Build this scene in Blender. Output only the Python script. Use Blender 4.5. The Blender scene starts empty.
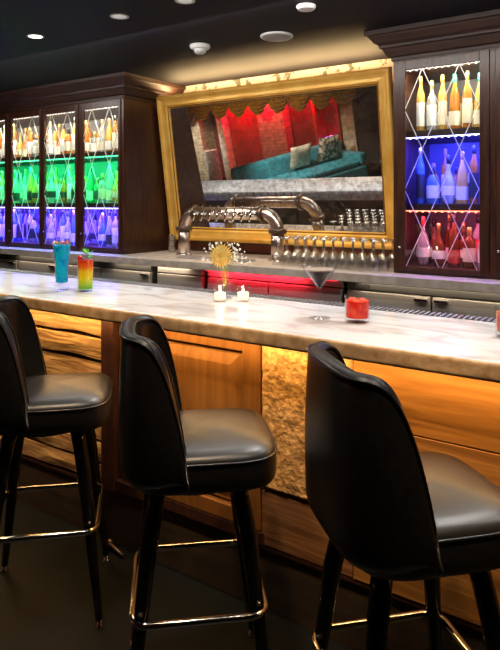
import bpy, bmesh, math, random
from math import pi, sin, cos, tan, radians
from mathutils import Vector, Matrix
random.seed(7)
S = bpy.context.scene
COL = S.collection

# ------------------------------------------------------------------ camera, world, exposure
YAW = radians(33.98)
cd = bpy.data.cameras.new('camera'); cam = bpy.data.objects.new('camera', cd); COL.objects.link(cam)
cam.location = (0, 0, 1.52); cam.rotation_euler = (pi/2, 0, YAW)
cd.sensor_fit = 'HORIZONTAL'; cd.sensor_width = 36; cd.lens = 610/500*36
cd.shift_y = -(325-201.5)/500; cd.clip_start = .05
S.camera = cam
w = bpy.data.worlds.new('world'); S.world = w; w.use_nodes = True
w.node_tree.nodes['Background'].inputs[0].default_value = (.8, .85, 1, 1)
w.node_tree.nodes['Background'].inputs[1].default_value = .02
S.view_settings.view_transform = 'Standard'; S.view_settings.look = 'None'
S.view_settings.exposure = 0.0; S.view_settings.gamma = 1
S.view_settings.use_curve_mapping = False

def area(name, loc, size, power, color, rot=(0, 0, 0), size_y=None, spread=pi):
    l = bpy.data.lights.new(name, 'AREA'); l.energy = power; l.color = color
    l.shape = 'RECTANGLE' if size_y else 'DISK'; l.size = size
    if size_y: l.size_y = size_y
    l.spread = spread
    o = bpy.data.objects.new(name, l); COL.objects.link(o); o.location = loc; o.rotation_euler = rot
    return o
def spot(name, loc, target, power, color, angle=70, blend=.7, size=.04):
    l = bpy.data.lights.new(name, 'SPOT'); l.energy = power; l.color = color
    l.spot_size = radians(angle); l.spot_blend = blend; l.shadow_soft_size = size
    o = bpy.data.objects.new(name, l); COL.objects.link(o); o.location = loc
    o.rotation_euler = (Vector(target)-Vector(loc)).to_track_quat('-Z', 'Y').to_euler()
    return o
WARM = (1, .78, .52); WHITE = (1, .95, .90)
# recessed ceiling downlights over the bar top
for x in (-4.86, -4.1, -3.34, -2.58, -1.82, -1.06, -.3, .46):
    spot('downlight_beam', (x, 2.48, 2.56), (x, 2.12, 1.07), 64, WHITE, 62, .8, .05)
# downlights over the stools
for x in (-2.0, -1.2, -.35):
    spot('stool_downlight_beam', (x+.25, 1.15, 2.56), (x+.1, 1.62, .8), 30, WHITE, 74, .8, .07)
for x in (-3.1, -2.35, -1.6, -.85, -.1, .65):
    spot('bar_front_fill', (x, 1.0, 2.56), (x-.1, 1.9, .45), 75, (1, .64, .32), 46, .8, .05)  # added warm fill spots that brighten the bar front
# warm under-counter strip light along the bar front
area('under_bar_strip_light', (-2.2, 1.835, 1.006), 7.6, 22, (1, .60, .22), (radians(8), 0, 0), .02)
# strip behind the top of the mirror, washing wall and ceiling
area('mirror_cove_light', (-2.66, 4.2, 2.44), 2.0, 34, (1, .66, .30), (radians(180+30), 0, 0), .03)
for x, e in ((-3.2, 38), (-2.55, 42), (-1.9, 40)): spot('counter_wash_fill', (x, 3.35, 2.56), (x+.05, 3.9, 1.25), e, WARM, 50, .6, .05)  # added spots to brighten the beer tower and mirror frame
# lounge behind the camera; the spots are added to light its reflection
area('lounge_red_light', (-6.4, -1.90, 1.68), 2.4, 42, (1, .02, .04), (radians(-25), 0, 0), .06)
spot('lounge_sofa_fill', (-5.2, .4, 2.5), (-5.0, -.8, .4), 260, (1, .9, .8), 60)
spot('lounge_column_fill', (-8.1, -.6, 1.9), (-8.2, -2, .8), 160, (1, .9, .75), 40)
spot('lounge_right_fill', (-4.3, 0, 2.5), (-4.4, -2, .9), 20, (1, .8, .5), 50)  # added spot on the pale column and dark block, no window here
spot('valance_fill', (-6.6, .2, 2.5), (-6.6, -1.8, 1.5), 120, (1, .7, .3), 90)
# added lamps under the back counter edge, to brighten and redden the cooler doors
for x in (-6.2, -4.6, -3.4, -1.1, .2):
    area('cooler_door_fill', (x, 3.548, 1.008), 1.0 if x != -3.4 else .8, 1.5, WARM, (radians(14), 0, 0), .02)
area('cooler_door_red_fill', (-2.38, 3.548, 1.008), .8, 4.2, (1, .02, .04), (radians(14), 0, 0), .02)  # added red source, stands in for a red reflection on the steel
area('service_fill', (-2.2, 2.75, 2.57), 6.0, 60, WHITE, (radians(20), 0, 0), .1)  # added overhead fill to lift the cooler doors

# ------------------------------------------------------------------ materials
def new_mat(name):
    m = bpy.data.materials.new(name); m.use_nodes = True
    nt = m.node_tree; return m, nt, nt.nodes['Principled BSDF']
def setc(b, col, rough=.5, metal=0, **k):
    b.inputs['Base Color'].default_value = (*col, 1); b.inputs['Roughness'].default_value = rough
    b.inputs['Metallic'].default_value = metal
    for kk, v in k.items(): b.inputs[kk.replace('_', ' ')].default_value = v
def plain(name, col, rough=.5, metal=0, **k):
    m, nt, b = new_mat(name); setc(b, col, rough, metal, **k); return m
def emis(name, col, s):
    m, nt, b = new_mat(name); setc(b, (0, 0, 0), .6)
    b.inputs['Emission Color'].default_value = (*col, 1); b.inputs['Emission Strength'].default_value = s; return m
def noisy(name, c1, c2, scale=(1, 1, 1), nscale=5, detail=6, rough=.5, metal=0, bump=0, bscale=None, ramp=(.35, .65), dist=.0, spec=None, bdist=.01):
    m, nt, b = new_mat(name); setc(b, c1, rough, metal)
    if spec is not None: b.inputs['Specular IOR Level'].default_value = spec
    tc = nt.nodes.new('ShaderNodeTexCoord'); mp = nt.nodes.new('ShaderNodeMapping'); mp.inputs['Scale'].default_value = scale
    nt.links.new(tc.outputs['Object'], mp.inputs['Vector'])
    n = nt.nodes.new('ShaderNodeTexNoise'); n.inputs['Scale'].default_value = nscale; n.inputs['Detail'].default_value = detail
    n.inputs['Distortion'].default_value = dist
    nt.links.new(mp.outputs[0], n.inputs['Vector'])
    r = nt.nodes.new('ShaderNodeValToRGB'); r.color_ramp.elements[0].position = ramp[0]; r.color_ramp.elements[1].position = ramp[1]
    r.color_ramp.elements[0].color = (*c1, 1); r.color_ramp.elements[1].color = (*c2, 1)
    nt.links.new(n.outputs['Fac'], r.inputs[0]); nt.links.new(r.outputs[0], b.inputs['Base Color'])
    if bump:
        n2 = n
        if bscale:
            n2 = nt.nodes.new('ShaderNodeTexNoise'); n2.inputs['Scale'].default_value = bscale; n2.inputs['Detail'].default_value = 5
            nt.links.new(mp.outputs[0], n2.inputs['Vector'])
        bp = nt.nodes.new('ShaderNodeBump'); bp.inputs['Strength'].default_value = bump; bp.inputs['Distance'].default_value = bdist
        nt.links.new(n2.outputs['Fac'], bp.inputs['Height']); nt.links.new(bp.outputs[0], b.inputs['Normal'])
    return m
M = {}
M['mahogany'] = noisy('mahogany', (.03, .010, .006), (.075, .026, .012), (12, 12, 1), 4, rough=.3, bump=.05)
M['mahogany_h'] = noisy('mahogany_crown', (.022, .009, .006), (.05, .019, .011), (1, 12, 12), 4, rough=.5)
M['plank'] = noisy('golden_plank_wood', (.23, .092, .018), (.42, .18, .038), (1, 8, 14), 2.2, rough=.5, bump=.25, dist=.6)
M['plank2'] = noisy('brown_plank_wood', (.15, .062, .022), (.32, .14, .05), (1, 8, 12), 2.5, rough=.5, bump=.3, dist=.8)
M['rough'] = noisy('rough_sawn_wood', (.24, .12, .04), (.55, .33, .13), (2, 10, 16), 2.5, rough=.75, bump=.6, dist=.8)
M['panel'] = noisy('oak_panel_wood', (.23, .092, .019), (.33, .14, .032), (14, 14, 1), 2.5, rough=.4, bump=.08)
M['panel_dark'] = noisy('red_brown_frame_wood', (.03, .010, .006), (.06, .020, .010), (14, 14, 1), 2.5, rough=.4, bump=.08)
M['panel_frame'] = noisy('oak_frame_wood', (.17, .065, .013), (.25, .10, .022), (14, 14, 1), 2.5, rough=.4, bump=.08)
M['kick'] = noisy('dark_kick_wood', (.03, .018, .009), (.06, .035, .016), (1, 8, 8), 3, rough=.6)
M['stone'] = noisy('golden_split_stone', (.36, .18, .055), (.72, .42, .15), (1, 1, 1), 30, rough=.55, bump=.7, bscale=60, bdist=.01, dist=1.0)
M['slab_edge'] = noisy('warm_lit_stone_edge', (.33, .20, .09), (.52, .35, .19), (1, 1, 1), 24, rough=.6, bump=.4, detail=9)  # travertine tone with warm light mixed into the brown
M['counter_stone'] = noisy('grey_stone', (.46, .38, .32), (.66, .57, .49), (1, 1, 1), 14, rough=.35, detail=8)
def marble():
    m, nt, b = new_mat('polished_marble'); setc(b, (.8, .8, .8), .16)
    tc = nt.nodes.new('ShaderNodeTexCoord'); mp = nt.nodes.new('ShaderNodeMapping'); mp.inputs['Scale'].default_value = (1.2, 2.6, 1)
    mp.inputs['Rotation'].default_value = (0, 0, .12)
    nt.links.new(tc.outputs['Object'], mp.inputs['Vector'])
    n = nt.nodes.new('ShaderNodeTexNoise'); n.inputs['Scale'].default_value = 2.6; n.inputs['Detail'].default_value = 9; n.inputs['Distortion'].default_value = 1.4
    nt.links.new(mp.outputs[0], n.inputs['Vector'])
    r = nt.nodes.new('ShaderNodeValToRGB'); e = r.color_ramp.elements
    e[0].position = .3; e[0].color = (.42, .40, .38, 1); e[1].position = .66; e[1].color = (.68, .68, .70, 1)
    x = e.new(.45); x.color = (.57, .55, .54, 1); x = e.new(.52); x.color = (.66, .65, .65, 1)
    nt.links.new(n.outputs['Fac'], r.inputs[0]); nt.links.new(r.outputs[0], b.inputs['Base Color'])
    return m
M['marble'] = marble()
M['steel'] = noisy('brushed_steel', (.42, .40, .39), (.58, .56, .55), (1, 1, 60), 3, rough=.42, metal=.75)
M['steel_dark'] = plain('dark_steel', (.10, .10, .10), .4, .8)
M['chrome'] = plain('chrome', (.75, .73, .7), .12, 1)
M['black_gap'] = plain('black_recess', (.008, .008, .008), .6)
M['pipe'] = noisy('aged_copper_pipe', (.45, .35, .29), (.74, .64, .56), (1, 1, 1), 9, rough=.28, metal=1)
M['iron'] = plain('dark_cast_flange', (.17, .12, .09), .4, .9)
M['gold'] = noisy('gold_leaf_frame', (.85, .43, .06), (1, .60, .13), (1, 1, 1), 7, rough=.36, metal=.25)
M['gold_dark'] = plain('dark_gold_bead', (.35, .15, .02), .45, .3)
M['vinyl'] = noisy('black_vinyl', (.010, .009, .008), (.016, .014, .012), (1, 1, 1), 60, rough=.36, bump=.06, bscale=220, bdist=.002)
M['piping'] = plain('black_piping', (.012, .011, .010), .28)
M['black_metal'] = plain('glossy_black_enamel', (.006, .006, .006), .12)
M['rubber'] = plain('rubber', (.02, .02, .02), .6)
M['ceiling'] = noisy('dark_painted_ceiling', (.008, .0078, .011), (.011, .0108, .015), (1, 1, 1), 1.2, rough=.7, spec=.2)
M['white_plastic'] = plain('white_plastic', (.7, .7, .68), .4)
M['shelf_back'] = plain('cabinet_back', (.15, .15, .16), .45)
M['red_wall'] = noisy('red_plaster', (.25, .03, .03), (.42, .06, .05), (1, 1, 1), 3, rough=.7)
M['wine_wall'] = noisy('dark_red_panel', (.12, .02, .02), (.2, .035, .03), (1, 1, 1), 3, rough=.6)
M['dark_wall'] = noisy('dark_wall_paint', (.035, .028, .025), (.055, .042, .035), (1, 1, 1), 3, rough=.7)
M['teal'] = noisy('teal_velvet', (.04, .28, .34), (.08, .42, .48), (1, 1, 1), 6, rough=.7)
M['cream'] = noisy('cream_fabric', (.6, .5, .36), (.75, .66, .5), (1, 1, 1), 30, rough=.8)
M['pink'] = plain('pink_velvet', (.6, .08, .1), .8)
M['floral'] = noisy('floral_fabric', (.08, .14, .08), (.75, .55, .4), (1, 1, 1), 18, rough=.8, ramp=(.45, .55))
def brick(name, c1, c2, mort, scale, rough=.8):
    m, nt, b = new_mat(name); setc(b, c1, rough)
    tc = nt.nodes.new('ShaderNodeTexCoord'); sp = nt.nodes.new('ShaderNodeSeparateXYZ'); cb = nt.nodes.new('ShaderNodeCombineXYZ')
    nt.links.new(tc.outputs['Object'], sp.inputs[0]); nt.links.new(sp.outputs[0], cb.inputs[0]); nt.links.new(sp.outputs[2], cb.inputs[1])
    t = nt.nodes.new('ShaderNodeTexBrick'); t.inputs['Scale'].default_value = scale
    t.inputs['Color1'].default_value = (*c1, 1); t.inputs['Color2'].default_value = (*c2, 1); t.inputs['Mortar'].default_value = (*mort, 1)
    t.inputs['Mortar Size'].default_value = .03; t.inputs['Brick Width'].default_value = 1.0; t.inputs['Row Height'].default_value = .36
    nt.links.new(cb.outputs[0], t.inputs['Vector']); nt.links.new(t.outputs[0], b.inputs['Base Color'])
    bp = nt.nodes.new('ShaderNodeBump'); bp.inputs['Strength'].default_value = .6; bp.inputs['Distance'].default_value = .01
    nt.links.new(t.outputs['Fac'], bp.inputs['Height']); bp.invert = True; nt.links.new(bp.outputs[0], b.inputs['Normal'])
    return m
M['brick'] = brick('old_brick', (.28, .09, .05), (.16, .06, .04), (.12, .09, .07), 5)
M['cream_brick'] = brick('cream_brick', (.7, .6, .42), (.6, .5, .36), (.4, .34, .26), 5)
M['pink_brick'] = brick('painted_brick', (.7, .35, .33), (.6, .25, .25), (.35, .16, .15), 5)
def floor_mat():
    m, nt, b = new_mat('dark_slate_floor'); setc(b, (.03, .03, .03), .5, Specular_IOR_Level=.3)
    tc = nt.nodes.new('ShaderNodeTexCoord')
    t = nt.nodes.new('ShaderNodeTexBrick'); t.inputs['Scale'].default_value = 1.6
    t.inputs['Color1'].default_value = (.0035, .005, .006, 1); t.inputs['Color2'].default_value = (.005, .0065, .008, 1); t.inputs['Mortar'].default_value = (.004, .004, .004, 1)
    t.inputs['Mortar Size'].default_value = .012; t.inputs['Brick Width'].default_value = .95; t.inputs['Row Height'].default_value = .95; t.offset = 0
    nt.links.new(tc.outputs['Object'], t.inputs['Vector'])
    n = nt.nodes.new('ShaderNodeTexNoise'); n.inputs['Scale'].default_value = 9; n.inputs['Detail'].default_value = 8; nt.links.new(tc.outputs['Object'], n.inputs['Vector'])
    mx = nt.nodes.new('ShaderNodeMixRGB'); mx.blend_type = 'MULTIPLY'; mx.inputs[0].default_value = .7
    r = nt.nodes.new('ShaderNodeValToRGB'); r.color_ramp.elements[0].position = .35; r.color_ramp.elements[1].position = .6; r.color_ramp.elements[0].color = (.5, .5, .5, 1)
    nt.links.new(n.outputs['Fac'], r.inputs[0]); nt.links.new(t.outputs[0], mx.inputs[1]); nt.links.new(r.outputs[0], mx.inputs[2])
    nt.links.new(mx.outputs[0], b.inputs['Base Color'])
    return m
M['floor'] = floor_mat()
def wallpaper():
    m, nt, b = new_mat('cream_painted_frieze'); setc(b, (.8, .75, .6), .7)
    tc = nt.nodes.new('ShaderNodeTexCoord'); v = nt.nodes.new('ShaderNodeTexVoronoi'); v.inputs['Scale'].default_value = 2.4
    nt.links.new(tc.outputs['Object'], v.inputs['Vector'])
    r = nt.nodes.new('ShaderNodeValToRGB'); e = r.color_ramp.elements; e[0].position = .12; e[0].color = (.75, .38, .04, 1); e[1].position = .17; e[1].color = (.78, .76, .68, 1)
    nt.links.new(v.outputs['Distance'], r.inputs[0])
    n = nt.nodes.new('ShaderNodeTexNoise'); n.inputs['Scale'].default_value = 16; n.inputs['Detail'].default_value = 3; nt.links.new(tc.outputs['Object'], n.inputs['Vector'])
    r2 = nt.nodes.new('ShaderNodeValToRGB'); r2.color_ramp.elements[0].position = .40; r2.color_ramp.elements[1].position = .44; r2.color_ramp.elements[0].color = (.25, .27, .25, 1)
    nt.links.new(n.outputs['Fac'], r2.inputs[0])
    mx = nt.nodes.new('ShaderNodeMixRGB'); mx.blend_type = 'MULTIPLY'; mx.inputs[0].default_value = 1
    nt.links.new(r.outputs[0], mx.inputs[1]); nt.links.new(r2.outputs[0], mx.inputs[2]); nt.links.new(mx.outputs[0], b.inputs['Base Color'])
    return m
M['frieze'] = wallpaper()
def thin_glass(name, tint=(1, 1, 1), refl=.08, rough=.02):
    m = bpy.data.materials.new(name); m.use_nodes = True; nt = m.node_tree; nt.nodes.clear()
    o = nt.nodes.new('ShaderNodeOutputMaterial'); t = nt.nodes.new('ShaderNodeBsdfTransparent'); t.inputs[0].default_value = (*tint, 1)
    g = nt.nodes.new('ShaderNodeBsdfGlossy'); g.inputs['Roughness'].default_value = rough
    lw = nt.nodes.new('ShaderNodeLayerWeight'); lw.inputs[0].default_value = .5
    mr = nt.nodes.new('ShaderNodeMapRange'); mr.inputs['To Min'].default_value = refl; mr.inputs['To Max'].default_value = .9
    mx = nt.nodes.new('ShaderNodeMixShader')
    pw = nt.nodes.new('ShaderNodeMath'); pw.operation = 'POWER'; pw.inputs[1].default_value = 4.0
    nt.links.new(lw.outputs['Facing'], pw.inputs[0]); nt.links.new(pw.outputs[0], mr.inputs[0]); nt.links.new(mr.outputs[0], mx.inputs[0])
    nt.links.new(t.outputs[0], mx.inputs[1]); nt.links.new(g.outputs[0], mx.inputs[2]); nt.links.new(mx.outputs[0], o.inputs[0])
    return m
M['pane'] = thin_glass('door_glass', (.95, .97, .97), .05)
M['glass'] = thin_glass('clear_glassware', (.97, .98, .99), .015)
M['cocktail_glass'] = thin_glass('cocktail_glassware', (.97, .98, .99), .008)
for _n in M['cocktail_glass'].node_tree.nodes:
    if _n.type == 'MAP_RANGE': _n.inputs['To Max'].default_value = .85
M['stem_glass'] = thin_glass('wine_glassware', (.94, .93, .90), .34, .22)
def bevel_mat():
    m = bpy.data.materials.new('bevelled_glass_strip'); m.use_nodes = True; nt = m.node_tree; nt.nodes.clear()
    o = nt.nodes.new('ShaderNodeOutputMaterial'); a = nt.nodes.new('ShaderNodeBsdfTranslucent'); a.inputs[0].default_value = (.95, .95, .95, 1)
    d = nt.nodes.new('ShaderNodeBsdfGlossy'); d.inputs['Roughness'].default_value = .3; d.inputs['Color'].default_value = (.9, .9, .9, 1)
    mx = nt.nodes.new('ShaderNodeMixShader'); mx.inputs[0].default_value = .35
    nt.links.new(a.outputs[0], mx.inputs[1]); nt.links.new(d.outputs[0], mx.inputs[2]); nt.links.new(mx.outputs[0], o.inputs[0]); return m
M['bevel'] = bevel_mat()
def liquid(name, col, tr=.55, rough=.1, em=0):
    m, nt, b = new_mat(name); setc(b, col, rough); b.inputs['Transmission Weight'].default_value = tr; b.inputs['IOR'].default_value = 1.2
    return m
def antique():
    m = bpy.data.materials.new('antiqued_mirror'); m.use_nodes = True; nt = m.node_tree; nt.nodes.clear()
    o = nt.nodes.new('ShaderNodeOutputMaterial'); g = nt.nodes.new('ShaderNodeBsdfGlossy'); g.inputs['Color'].default_value = (.92, .92, .9, 1); g.inputs['Roughness'].default_value = .0
    d = nt.nodes.new('ShaderNodeBsdfDiffuse'); d.inputs[0].default_value = (.09, .06, .045, 1)
    tc = nt.nodes.new('ShaderNodeTexCoord'); n = nt.nodes.new('ShaderNodeTexNoise'); n.inputs['Scale'].default_value = 26; n.inputs['Detail'].default_value = 9; n.inputs['Roughness'].default_value = .7
    nt.links.new(tc.outputs['Object'], n.inputs['Vector'])
    r = nt.nodes.new('ShaderNodeValToRGB'); r.color_ramp.elements[0].position = .38; r.color_ramp.elements[1].position = .62
    r.color_ramp.elements[0].color = (.0,)*3+(1,); r.color_ramp.elements[1].color = (.55,)*3+(1,)
    mx = nt.nodes.new('ShaderNodeMixShader'); nt.links.new(n.outputs['Fac'], r.inputs[0]); nt.links.new(r.outputs[0], mx.inputs[0])
    nt.links.new(g.outputs[0], mx.inputs[1]); nt.links.new(d.outputs[0], mx.inputs[2]); nt.links.new(mx.outputs[0], o.inputs[0])
    return m
M['mirror'] = antique()

# ------------------------------------------------------------------ mesh helpers
def add_box(bm, x0, x1, y0, y1, z0, z1, mi=0):
    vs = [bm.verts.new(p) for p in ((x0,y0,z0),(x1,y0,z0),(x1,y1,z0),(x0,y1,z0),(x0,y0,z1),(x1,y0,z1),(x1,y1,z1),(x0,y1,z1))]
    fs = []
    for f in ((0,3,2,1),(4,5,6,7),(0,1,5,4),(1,2,6,5),(2,3,7,6),(3,0,4,7)):
        g = bm.faces.new([vs[i] for i in f]); g.material_index = mi; fs.append(g)
    return fs
def add_lathe(bm, prof, n=16, off=(0, 0, 0), mi=0, mat=None, caps=True):
    if not caps:     # support rings keep the shading crisp at profile corners
        q = [prof[0]]
        for (r0, z0), (r1, z1) in zip(prof, prof[1:]):
            L = math.hypot(r1-r0, z1-z0)
            if L > .015:
                e = .0012/L
                q += [(r0+(r1-r0)*e, z0+(z1-z0)*e), (r1-(r1-r0)*e, z1-(z1-z0)*e)]
            q.append((r1, z1))
        prof = q
    rings = []
    for r, z in prof:
        rings.append([bm.verts.new(Vector((r*cos(2*pi*i/n), r*sin(2*pi*i/n), z))) for i in range(n)])
    nf = []
    for a, b in zip(rings, rings[1:]):
        for i in range(n):
            nf.append(bm.faces.new((a[i], a[(i+1) % n], b[(i+1) % n], b[i])))
    if caps:
        if prof[0][0] > 1e-4: nf.append(bm.faces.new(rings[0][::-1]))
        if prof[-1][0] > 1e-4: nf.append(bm.faces.new(rings[-1]))
    for f in nf: f.material_index = mi; f.smooth = True
    for rg in rings:
        for v in rg:
            if mat: v.co = mat @ v.co
            v.co += Vector(off)
def add_tube(bm, pts, r, n=10, closed=False, mi=0, caps=True):
    pts = [Vector(p) for p in pts]; N = len(pts); rings = []
    rr = r if isinstance(r, (list, tuple)) else [r]*N
    up = Vector((0, 0, 1)); prev = None
    for i, p in enumerate(pts):
        a = pts[(i-1) % N] if (i or closed) else p; b = pts[(i+1) % N] if (i < N-1 or closed) else p
        t = (b-a).normalized()
        if prev is None:
            u = t.cross(up)
            if u.length < .1: u = t.cross(Vector((1, 0, 0)))
        else: u = prev - t*prev.dot(t)
        u.normalize(); prev = u; v = t.cross(u)
        rings.append([bm.verts.new(p+rr[i]*(cos(2*pi*k/n)*u+sin(2*pi*k/n)*v)) for k in range(n)])
    for i in range(N if closed else N-1):
        a, b = rings[i], rings[(i+1) % N]
        for k in range(n):
            f = bm.faces.new((a[k], a[(k+1) % n], b[(k+1) % n], b[k])); f.smooth = True; f.material_index = mi
    if not closed and caps:
        for rg in (rings[0][::-1], rings[-1]):
            f = bm.faces.new(rg); f.material_index = mi
def add_ball(bm, c, r, seg=12, mi=0, sc=(1, 1, 1)):
    m = Matrix.Translation(c) @ Matrix.Diagonal((*sc, 1))
    g = bmesh.ops.create_uvsphere(bm, u_segments=seg, v_segments=max(6, seg//2), radius=r, matrix=m)
    for v in g['verts']:
        for f in v.link_faces: f.smooth = True; f.material_index = mi
def obj(name, bm, mats, parent=None, bevel=0, seg=2, sub=0, smooth=False, fixn=True):
    if fixn: bmesh.ops.recalc_face_normals(bm, faces=bm.faces)
    me = bpy.data.meshes.new(name); bm.to_mesh(me); bm.free()
    for m in (mats if isinstance(mats, (list, tuple)) else [mats]): me.materials.append(m)
    if smooth:
        for p in me.polygons: p.use_smooth = True
    o = bpy.data.objects.new(name, me); COL.objects.link(o)
    if parent: o.parent = parent
    if bevel:
        b = o.modifiers.new('bevel', 'BEVEL'); b.width = bevel; b.segments = seg; b.limit_method = 'ANGLE'; b.angle_limit = radians(40)
    if sub:
        s = o.modifiers.new('sub', 'SUBSURF'); s.levels = sub; s.render_levels = sub
    return o
def box(name, a, mat, parent=None, bevel=0, **k):
    bm = bmesh.new(); add_box(bm, *a); return obj(name, bm, mat, parent, bevel, **k)
def tag(o, label, cat, group=None):
    o['label'] = label; o['category'] = cat
    if group: o['group'] = group
    return o
def thing(name, label, cat, loc=(0, 0, 0), rz=0, group=None):
    o = bpy.data.objects.new(name, None); COL.objects.link(o); o.location = loc; o.rotation_euler = (0, 0, rz)
    o.empty_display_size = .1
    return tag(o, label, cat, group)
def structure(o): o['kind'] = 'structure'; return o
def dup(root, loc, rz=0, label=None, group=None, scale=None):
    r = root.copy(); COL.objects.link(r); r.location = loc; r.rotation_euler = (0, 0, rz)
    if scale: r.scale = scale
    if label: r['label'] = label
    if group: r['group'] = group
    for ch in list(root.children):
        c = ch.copy(); COL.objects.link(c); c.parent = r
        for g in list(ch.children):
            d = g.copy(); COL.objects.link(d); d.parent = c
    return r

# ------------------------------------------------------------------ setting
HC = 2.585; WB = 4.35
structure(box('floor', (-10, 2.6, -3.0, WB+.2, -.1, 0), M['floor']))
structure(box('ceiling', (-10, 2.6, -3.0, WB+.2, HC, HC+.1), M['ceiling']))
structure(box('wall_back', (-10, 2.6, WB, WB+.12, 0, HC), M['brick']))
structure(box('trim_1', (-3.78, -1.42, WB-.006, WB+.001, 2.40, HC), M['frieze']))
structure(box('wall_left', (-9.6, -9.5, -2.6, WB, 0, HC), M['dark_wall']))
structure(box('wall_right', (2.4, 2.5, -2.6, WB, 0, HC), M['dark_wall']))
structure(box('wall_front', (-10, 2.6, -2.62, -2.5, 0, HC), M['wine_wall']))

# ------------------------------------------------------------------ bar
BX0, BX1 = -6.0, 1.6
YF, YB, YW = 1.80, 2.39, 1.91     # slab front, slab back, wood face
bar_top = thing('bar_countertop', 'long pale veined marble bar top with a rough stone front edge tinted warm-lit brown', 'countertop', (0, 0, 0))
bm = bmesh.new()
fs = add_box(bm, BX0, BX1, YF, YB, 1.014, 1.07)
obj('marble_slab', bm, M['marble'], bar_top, .004)
# rough front edge strip with slightly uneven surface
bm = bmesh.new(); n = 190; rows = 5; g = []
for i in range(n+1):
    x = BX0+(BX1-BX0)*i/n; g.append([])
    for j in range(rows+1):
        z = 1.015+.051*j/rows
        y = YF-.006-.004*random.random()*(1 if 0 < j < rows else .3)
        g[-1].append(bm.verts.new((x, y, z)))
for i in range(n):
    for j in range(rows):
        f = bm.faces.new((g[i][j], g[i+1][j], g[i+1][j+1], g[i][j+1])); f.smooth = True
top = [bm.verts.new((BX0+(BX1-BX0)*i/n, YF+.002, 1.0685)) for i in range(n+1)]
bot = [bm.verts.new((BX0+(BX1-BX0)*i/n, YF+.002, 1.0145)) for i in range(n+1)]
for i in range(n):
    bm.faces.new((g[i][rows], g[i+1][rows], top[i+1], top[i])); bm.faces.new((bot[i], bot[i+1], g[i+1][0], g[i][0]))
obj('stone_edge', bm, M['slab_edge'], bar_top)

bar = thing('bar_counter', 'wooden bar front with rough planks, oak panel and golden split stone', 'bar counter', (0, 0, 0))
box('carcass', (BX0, BX1, YW+.02, 2.33, .24, 1.012), M['kick'], bar)
box('kick_board', (BX0, BX1, YW+.004, YW+.03, 0.001, .235), M['kick'], bar)
box('base_trim', (BX0, BX1, YW-.012, YW+.02, .232, .25), M['panel_dark'], bar, .003)
# rough-sawn planks on the left (px < 105)
bm = bmesh.new(); zs = [.25, .345, .44, .56, .665, .80, .905, 1.012]
for a, b in zip(zs, zs[1:]):
    n = 60; prev = None; ph = random.random()*6; th = random.uniform(.0, .010)
    for i in range(n+1):
        x = BX0+(-2.065-BX0)*i/n
        lo = a+.006+.005*sin(ph+i*.5)+.003*sin(i*1.3+ph*2); hi = b-.002
        cur = [bm.verts.new(p) for p in ((x, YW+.02, lo), (x, YW-.012-th, lo+.006), (x, YW-.016-th+.004*sin(i*.9+ph), (lo+hi)/2), (x, YW-.010-th, hi-.004), (x, YW+.02, hi))]
        if prev:
            for k in range(4): bm.faces.new((prev[k], cur[k], cur[k+1], prev[k+1]))
        prev = cur
obj('rough_planks', bm, M['rough'], bar, smooth=False)
# recessed panel with a dark stile, horizontally lined board and raised oak panel
box('dark_stile', (-2.063, -1.985, YW-.035, YW+.02, .25, 1.012), M['panel_dark'], bar, .004)
bm = bmesh.new()
for k in range(9): add_box(bm, -1.984, -1.80, YW-.002, YW+.02, .30+k*.079, .30+(k+1)*.079-.005)
obj('lined_board', bm, M['panel_dark'], bar, .003)
box('bottom_rail', (-1.984, -1.215, YW-.022, YW+.02, .251, .299), M['panel_dark'], bar, .004)
bm = bmesh.new()
add_box(bm, -1.80, -1.74, YW-.022, YW+.02, .30, 1.012); add_box(bm, -1.31, -1.228, YW-.022, YW+.02, .30, 1.012)
add_box(bm, -1.74, -1.31, YW-.022, YW+.02, .955, 1.012); add_box(bm, -1.74, -1.31, YW-.022, YW+.02, .30, .36)
obj('panel_frame', bm, M['panel_frame'], bar, .004)
bm = bmesh.new(); x0, x1, z0, z1 = -1.74, -1.31, .36, .955
for (i, yy), (j, yz) in zip(((0, YW+.006), (.012, YW-.004), (.02, YW-.004), (.06, YW-.018)), ((.012, YW-.004), (.02, YW-.004), (.06, YW-.018), (None, 0))):
    if j is None: break
    A = [(x0+i, yy, z0+i), (x1-i, yy, z0+i), (x1-i, yy, z1-i), (x0+i, yy, z1-i)]; B = [(x0+j, yz, z0+j), (x1-j, yz, z0+j), (x1-j, yz, z1-j), (x0+j, yz, z1-j)]
    for k in range(4): bm.faces.new([bm.verts.new(p) for p in (A[k], A[(k+1) % 4], B[(k+1) % 4], B[k])])
bm.faces.new([bm.verts.new(p) for p in ((x0+.06, YW-.018, z0+.06), (x1-.06, YW-.018, z0+.06), (x1-.06, YW-.018, z1-.06), (x0+.06, YW-.018, z1-.06))])
obj('raised_panel', bm, M['panel'], bar, fixn=True)
# split stone panel
from mathutils import noise
bm = bmesh.new(); nx, nz = 46, 60; g = []
sx0, sx1, sz0, sz1 = -1.226, -.86, .46, 1.012
for i in range(nx+1):
    g.append([])
    for j in range(nz+1):
        x = sx0+(sx1-sx0)*i/nx; z = sz0+(sz1-sz0)*j/nz
        d = noise.noise(Vector((x*26, 3, z*26)))*.003+noise.noise(Vector((x*90, 9, z*90)))*.0035
        if i in (0, nx) or j in (0, nz): d = -.0; yy = YW+.02
        else: yy = YW-.022-d
        g[-1].append(bm.verts.new((x, yy, z)))
for i in range(nx):
    for j in range(nz):
        bm.faces.new((g[i][j], g[i+1][j], g[i+1][j+1], g[i][j+1]))
obj('split_stone_panel', bm, M['stone'], bar, smooth=True)
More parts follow.
